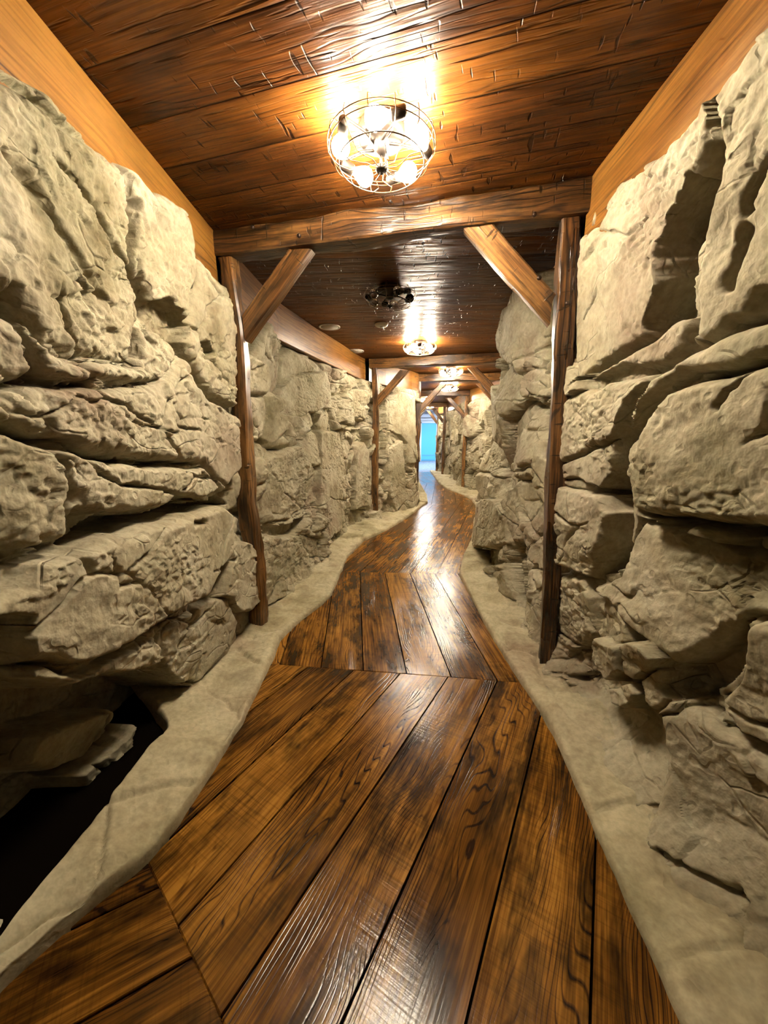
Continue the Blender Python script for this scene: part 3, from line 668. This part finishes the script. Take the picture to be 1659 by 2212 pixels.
# frame nearest the camera, from its sides seen in the photo
A0, B0 = 2.40, -.229
pn = Vector((-B0, 1, 0)).normalized(); pt = Vector((1, B0, 0)).normalized()     # pn points away from the camera
f1 = thing('timber_frame', 'brown timber frame nearest the camera with tall posts and two angled braces', 'timber frame', (0.02, 2.4, 0), 'timber frames across the passage')
bp = lambda px, py: at_plane(px, py, A0, B0)
lp = [bp(*p) for p in [(488, 515), (497, 600), (516, 720), (524, 860), (528, 960), (536, 1080), (544, 1150), (556, 1260), (562, 1385)]]
lp[0].z = 2.58; lp[-1].z = .03
timber('post', lp, .105, .10, pn, f1, 11, .012)
rp = [bp(*p) for p in [(1233, 440), (1226, 560), (1219, 700), (1212, 850), (1203, 1000), (1196, 1150), (1189, 1300), (1181, 1432)]]
rp[0].z = 2.60; rp[-1].z = .03
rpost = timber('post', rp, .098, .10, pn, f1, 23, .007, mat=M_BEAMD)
bz = 2.625
bm0, bm1 = Vector((-1.13, A0 - B0 * 1.13, bz)), Vector((1.06, A0 + B0 * 1.06, bz))
beam = timber('beam', [bm0, bm1], .145, .15, pn, f1, 31, .010)
br1 = timber('brace', [bp(534, 712), bp(652, 545)], .115, .085, pn, f1, 41, .006, cut0=.055, cut1=-.05)
br2 = timber('brace', [bp(1188, 672), bp(1030, 493)], .115, .085, pn, f1, 51, .006, cut0=-.055, cut1=.05)
for px, py, prt, dd in [(645, 508, beam, .077), (545, 490, beam, .077), (1155, 462, beam, .077), (1165, 600, br2, .045), (1226, 655, rpost, .052)]:
    q = at_plane(px, py, A0 - dd / math.cos(.225), B0); bolt(q, -pn, prt, f1)

def frame(pl, pr, label, seed, lean=(0, 0), sides='LR', bsz=.5):
    pl, pr = Vector((*pl, 0)), Vector((*pr, 0)); t = (pr - pl).normalized(); n = Vector((-t.y, t.x, 0))
    if n.y < 0: n = -n
    root = thing('timber_frame', label, 'timber frame', (pl + pr) / 2, 'timber frames across the passage')
    timber('beam', [pl - t * .08 + Vector((0, 0, 2.625)), pr + t * .08 + Vector((0, 0, 2.625))], .145, .14, n, root, seed, .008)
    z = lambda v, h: v + Vector((0, 0, h))
    timber('post', [z(pl, 2.58), z(pl, 1.8) + t * .02, z(pl, 1.2) - t * .01, z(pl, .03)], .10, .10, n, root, seed + 1, .009)
    timber('post', [z(pr, 2.58), z(pr, 1.8) + t * .015, z(pr, 1.0) - t * .015, z(pr, .03)], .10, .10, n, root, seed + 2, .009)
    timber('brace', [z(pl, 2.03) + t * .05, z(pl, 2.50) + t * bsz], .11, .085, n, root, seed + 3, .006, cut0=.05, cut1=-.05)
    timber('brace', [z(pr, 2.03) - t * .05, z(pr, 2.50) - t * bsz], .11, .085, n, root, seed + 4, .006, cut0=-.05, cut1=.05)
    return root
frame((-.15, 6.42), (1.86, 5.98), 'brown timber frame second from the camera, its left post against the curving rock', 60)
frame((.70, 7.95), (2.42, 7.75), 'timber frame third from the camera, where the passage bends behind the left rock', 70)
frame((.84, 10.7), (2.26, 10.55), 'timber frame fourth from the camera, its right post on the far curving ledge', 80)
frame((1.12, 14.4), (2.26, 14.3), 'timber frame fifth from the camera, near the bright end room', 90, bsz=.42)
frame((1.20, 15.6), (2.22, 15.6), 'farthest timber frame, at the mouth of the bright end room', 95, bsz=.42)

# ------------------------------------------------------------------ ceiling lamps
def make_lamp(label, loc, rz, lit=True):
    root = thing('ceiling_lamp', label, 'ceiling lamp', loc, 'caged five bulb ceiling lamps', rz)
    c = MB(); c.lathe([(0, 0), (.092, 0), (.095, -.01), (.095, -.05), (.088, -.057), (.04, -.058), (.034, -.075), (.03, -.095), (.014, -.105), (0, -.106)], 28); can = c.build('canopy', M_IRON, root)
    for i in range(5):
        a = 2 * PI * i / 5 - .40; ca, sa = math.cos(a), math.sin(a); R = .168
        rad = Vector((ca, sa, 0)); tan = Vector((sa, -ca, 0))
        sp = rad * R - tan * .075 + Vector((0, 0, -.082))
        arm = MB(); arm.tube([rad * .03 + Vector((0, 0, -.07)), rad * .08 - tan * .045 + Vector((0, 0, -.062)), rad * (R - .01) - tan * .098 + Vector((0, 0, -.07)), rad * R - tan * .104 + Vector((0, 0, -.078))], .006, 8)
        ar = arm.build('arm', M_IRON, root)
        ax = (tan + Vector((0, 0, -.12))).normalized(); M = Matrix.Translation(sp) @ ax.to_track_quat('Z', 'Y').to_matrix().to_4x4()
        s = MB(); s.lathe([(0, -.032), (.017, -.032), (.021, -.026), (.021, .022), (.018, .026), (0, .026)], 14, M); so = s.build('socket', M_IRON, root)
        b = MB(); b.lathe([(.012, .024), (.014, .034), (.024, .052), (.034, .072), (.038, .088), (.034, .105), (.022, .118), (.008, .122), (0.0001, .123)], 14, M)
        b.build('bulb', M_BULB if lit else M_GLASS, so)
        if not lit:
            fl = MB(); fl.tube([M @ Vector((math.cos(q) * .008, math.sin(q) * .008, .045 + .006 * q)) for q in np.linspace(0, 8, 20)], .0012, 5); fl.build('filament', M_WIRE, so)
    cg = MB()
    ring = lambda r, z, t: cg.tube([(r * math.cos(q), r * math.sin(q), z) for q in np.linspace(0, 2 * PI, 49)[:-1]], t, 6, closed=True)
    ring(.222, -.070, .0021); ring(.215, -.088, .0021); ring(.177, -.140, .0024)
    nw = 14
    for i in range(nw):
        a = 2 * PI * i / nw
        pr = [(.022, -.154, 0), (.045, -.156, .10), (.068, -.156, .16), (.095, -.154, -.02), (.132, -.148, -.12), (.177, -.140, 0), (.200, -.124, .02), (.219, -.098, .02), (.224, -.070, 0), (.218, -.048, 0), (.203, -.040, .02), (.188, -.052, .04)]
        P = []
        for k in range(len(pr) - 1):
            for f in (0, .5):
                r = pr[k][0] * (1 - f) + pr[k + 1][0] * f; z = pr[k][1] * (1 - f) + pr[k + 1][1] * f; o = pr[k][2] * (1 - f) + pr[k + 1][2] * f
                P.append((r * math.cos(a + o), r * math.sin(a + o), z))
        P.append((pr[-1][0] * math.cos(a + pr[-1][2]), pr[-1][0] * math.sin(a + pr[-1][2]), pr[-1][1]))
        cg.tube(P, .0018, 5)
    cage = cg.build('cage', M_WIRE, root)
    h = MB(); h.lathe([(0, -.146), (.024, -.148), (.026, -.156), (.02, -.162), (.008, -.164), (.007, -.172), (0.0, -.175)], 18); h.build('finial', M_IRON, root)
    st = MB(); st.tube([(0, 0, -.10), (0, 0, -.15)], .004, 8); st.build('stem', M_IRON, root)
    return root
def copy_tree(o, parent=None):
    c = o.copy(); C.objects.link(c); c.parent = parent
    for ch in [x for x in bpy.data.objects if x.parent == o]: copy_tree(ch, c)
    return c
lamp = make_lamp('lit caged ceiling lamp nearest the camera, large above the first floor section', (-.01, 1.80, HC), .0)
make_lamp('unlit dark caged ceiling lamp with clear bulbs behind the nearest beam', (.05, 3.45, HC), .5, False)
for (x, y, rz, lb) in [(.48, 5.3, .8, 'lit ceiling lamp in front of the second timber frame'),
                       (1.22, 7.15, .2, 'lit ceiling lamp just past the second timber frame'),
                       (1.60, 9.5, 1.1, 'lit ceiling lamp past the third timber frame, lower of the two close ones'),
                       (1.22, 12.4, .5, 'lit ceiling lamp half hidden behind the left rock edge'),
                       (1.74, 14.95, .9, 'farthest lit ceiling lamp, just before the bright end room')]:
    c = copy_tree(lamp); c.location = (x, y, HC); c.rotation_euler = (0, 0, rz); c['label'] = lb

# ------------------------------------------------------------------ discs on the ceiling
def disc(name, label, loc, r, cat, dome=False):
    root = thing(name, label, cat, loc, 'round white discs on the ceiling')
    b = MB()
    if dome: b.lathe([(0, 0), (r, 0), (r, -.012), (r * .93, -.024), (r * .7, -.034), (0, -.037)], 30)
    else: b.lathe([(0, 0), (r, 0), (r, -.005), (r * .95, -.010), (r * .84, -.009), (r * .82, -.007), (0, -.007)], 36)
    b.build('rim' if not dome else 'housing', M_DISC, root)
    g = MB()
    if dome: g.lathe([(0, -.036), (r * .3, -.036), (r * .28, -.042), (0, -.043)], 16); g.build('sensor', M_DISCG, root)
    else: g.lathe([(0, -.0085), (r * .8, -.0085), (r * .8, -.006), (0, -.006)], 30); g.build('grille', M_DISC, root)
disc('ceiling_speaker', 'flat white round speaker on the dark ceiling, left of the smoke detector', (-.63, 4.62, HC), .125, 'speaker')
disc('ceiling_speaker', 'flat white round speaker by the left board, nearer the second timber frame', (-.42, 5.85, HC), .125, 'speaker')
disc('smoke_detector', 'small white domed smoke detector on the ceiling behind the unlit lamp', (-.03, 4.5, HC), .075, 'smoke detector', True)

# ------------------------------------------------------------------ bright room at the end
def box_obj(name, lo, hi, mat, **p):
    b = MB(); b.box(lo, hi); return b.build(name, mat, **p)
RX0, RX1, RY0, RY1, RH = .2, 5.2, 16.0, 23.3, 3.0
box_obj('floor', (RX0, 15.65, -.05), (RX1, RY1, .0), M_CARPET, kind='structure', label='blue grey carpet of the end room')
wb = MB(); wb.box((RX0, RY1, 0), (2.30, RY1 + .1, RH)); wb.box((3.22, RY1, 0), (RX1, RY1 + .1, RH)); wb.box((2.30, RY1, 2.30), (3.22, RY1 + .1, RH))
wb.build('wall_end', M_WHITE, kind='structure')
box_obj('wall_room_left', (RX0 - .1, RY0, 0), (RX0, RY1, RH), M_WHITE, kind='structure')
box_obj('wall_room_right', (RX1, RY0, 0), (RX1 + .1, RY1, RH), M_WHITE, kind='structure')
wb = MB(); wb.box((RX0 - .6, RY0 - .1, 0), (1.15, RY0, RH)); wb.box((2.75, RY0 - .1, 0), (RX1, RY0, RH)); wb.box((1.15, RY0 - .1, 2.55), (2.75, RY0, RH)); wb.build('wall_front', M_WHITE, kind='structure')
box_obj('ceiling', (RX0, RY0, RH), (RX1, RY1, RH + .1), M_WHITE, kind='structure')
box_obj('trim_7', (RX0, RY1 - .25, 2.62), (RX1, RY1 - .001, 2.80), M_WHITE, kind='structure')
box_obj('trim_8', (RX0, RY1 - .14, 2.45), (RX1, RY1 - .001, 2.54), M_WHITE, kind='structure')
dr = bpy.data.objects.new('door_1', None); C.objects.link(dr); dr.location = (2.76, RY1, 0); dr['kind'] = 'structure'; dr['label'] = 'sky blue door in the white end wall'
b = MB(); b.box((-.45, .02, 0), (.45, .06, 2.28)); b.build('door_leaf', M_BLUE, dr)
b = MB(); b.box((-.52, -.03, 0), (-.45, .05, 2.36)); b.box((.45, -.03, 0), (.52, .05, 2.36)); b.box((-.52, -.03, 2.28), (.52, .05, 2.38)); b.build('door_frame', M_WHITE, dr)
b = MB(); b.box((-.42, .005, .32), (.42, .021, .36)); b.box((-.42, .005, .04), (.42, .021, .07)); b.build('door_rail', M_BLUE2, dr)
sg = thing('wall_sign', 'pale blue sign with dark lettering right of the blue door', 'sign', (3.42, RY1 - .02, 1.85))
b = MB(); b.box((-.17, -.02, -.42), (.17, .015, .42)); b.build('sign_board', M_BLUE2, sg)
for z0, segs in ((.22, [(-.13, -.09), (-.04, 0), (.06, .12)]), (.0, [(-.12, -.02), (.04, .11)]), (-.22, [(-.11, .1)])):
    for x0, x1 in segs: b = MB(); b.box((x0, -.026, z0), (x1, -.019, z0 + .14)); b.build('letter', M_NAVY, sg)
for i, (x, y, lb) in enumerate([(1.5, 18.0, 'bright square ceiling light nearest in the white end room'), (3.3, 20.6, 'bright square ceiling light near the blue door')]):
    r = thing('ceiling_light', lb, 'ceiling light', (x, y, RH), 'ceiling lights of the end room')
    b = MB(); b.box((-.5, -.5, -.02), (.5, .5, -.001)); b.build('light_panel', M_COOL, r)
    b = MB(); b.box((-.54, -.54, -.03), (-.5, .54, -.001)); b.box((.5, -.54, -.03), (.54, .54, -.001)); b.box((-.5, -.54, -.03), (.5, -.5, -.001)); b.box((-.5, .5, -.03), (.5, .54, -.001)); b.build('light_frame', M_WHITE, r)
box_obj('wall_back', (-1.7, -3.1, 0), (1.9, -3.0, HC), M_ROCK, kind='structure')

# ------------------------------------------------------------------ world and view
w = bpy.data.worlds.new('world'); bpy.context.scene.world = w; w.use_nodes = True
w.node_tree.nodes['Background'].inputs[0].default_value = (0.02, 0.017, 0.013, 1)
sc = bpy.context.scene
sc.view_settings.view_transform = 'Standard'; sc.view_settings.look = 'None'; sc.view_settings.exposure = 0.12; sc.view_settings.gamma = 1.0
sc.view_settings.use_curve_mapping = False
sc.cycles.use_light_tree = False
sc.cycles.use_denoising = True; sc.cycles.max_bounces = 6; sc.cycles.diffuse_bounces = 2; sc.cycles.glossy_bounces = 2; sc.cycles.use_adaptive_sampling = True; sc.cycles.adaptive_threshold = 0.1; sc.cycles.transmission_bounces = 6
sc.cycles.caustics_reflective = False; sc.cycles.caustics_refractive = False; sc.cycles.sample_clamp_indirect = 6
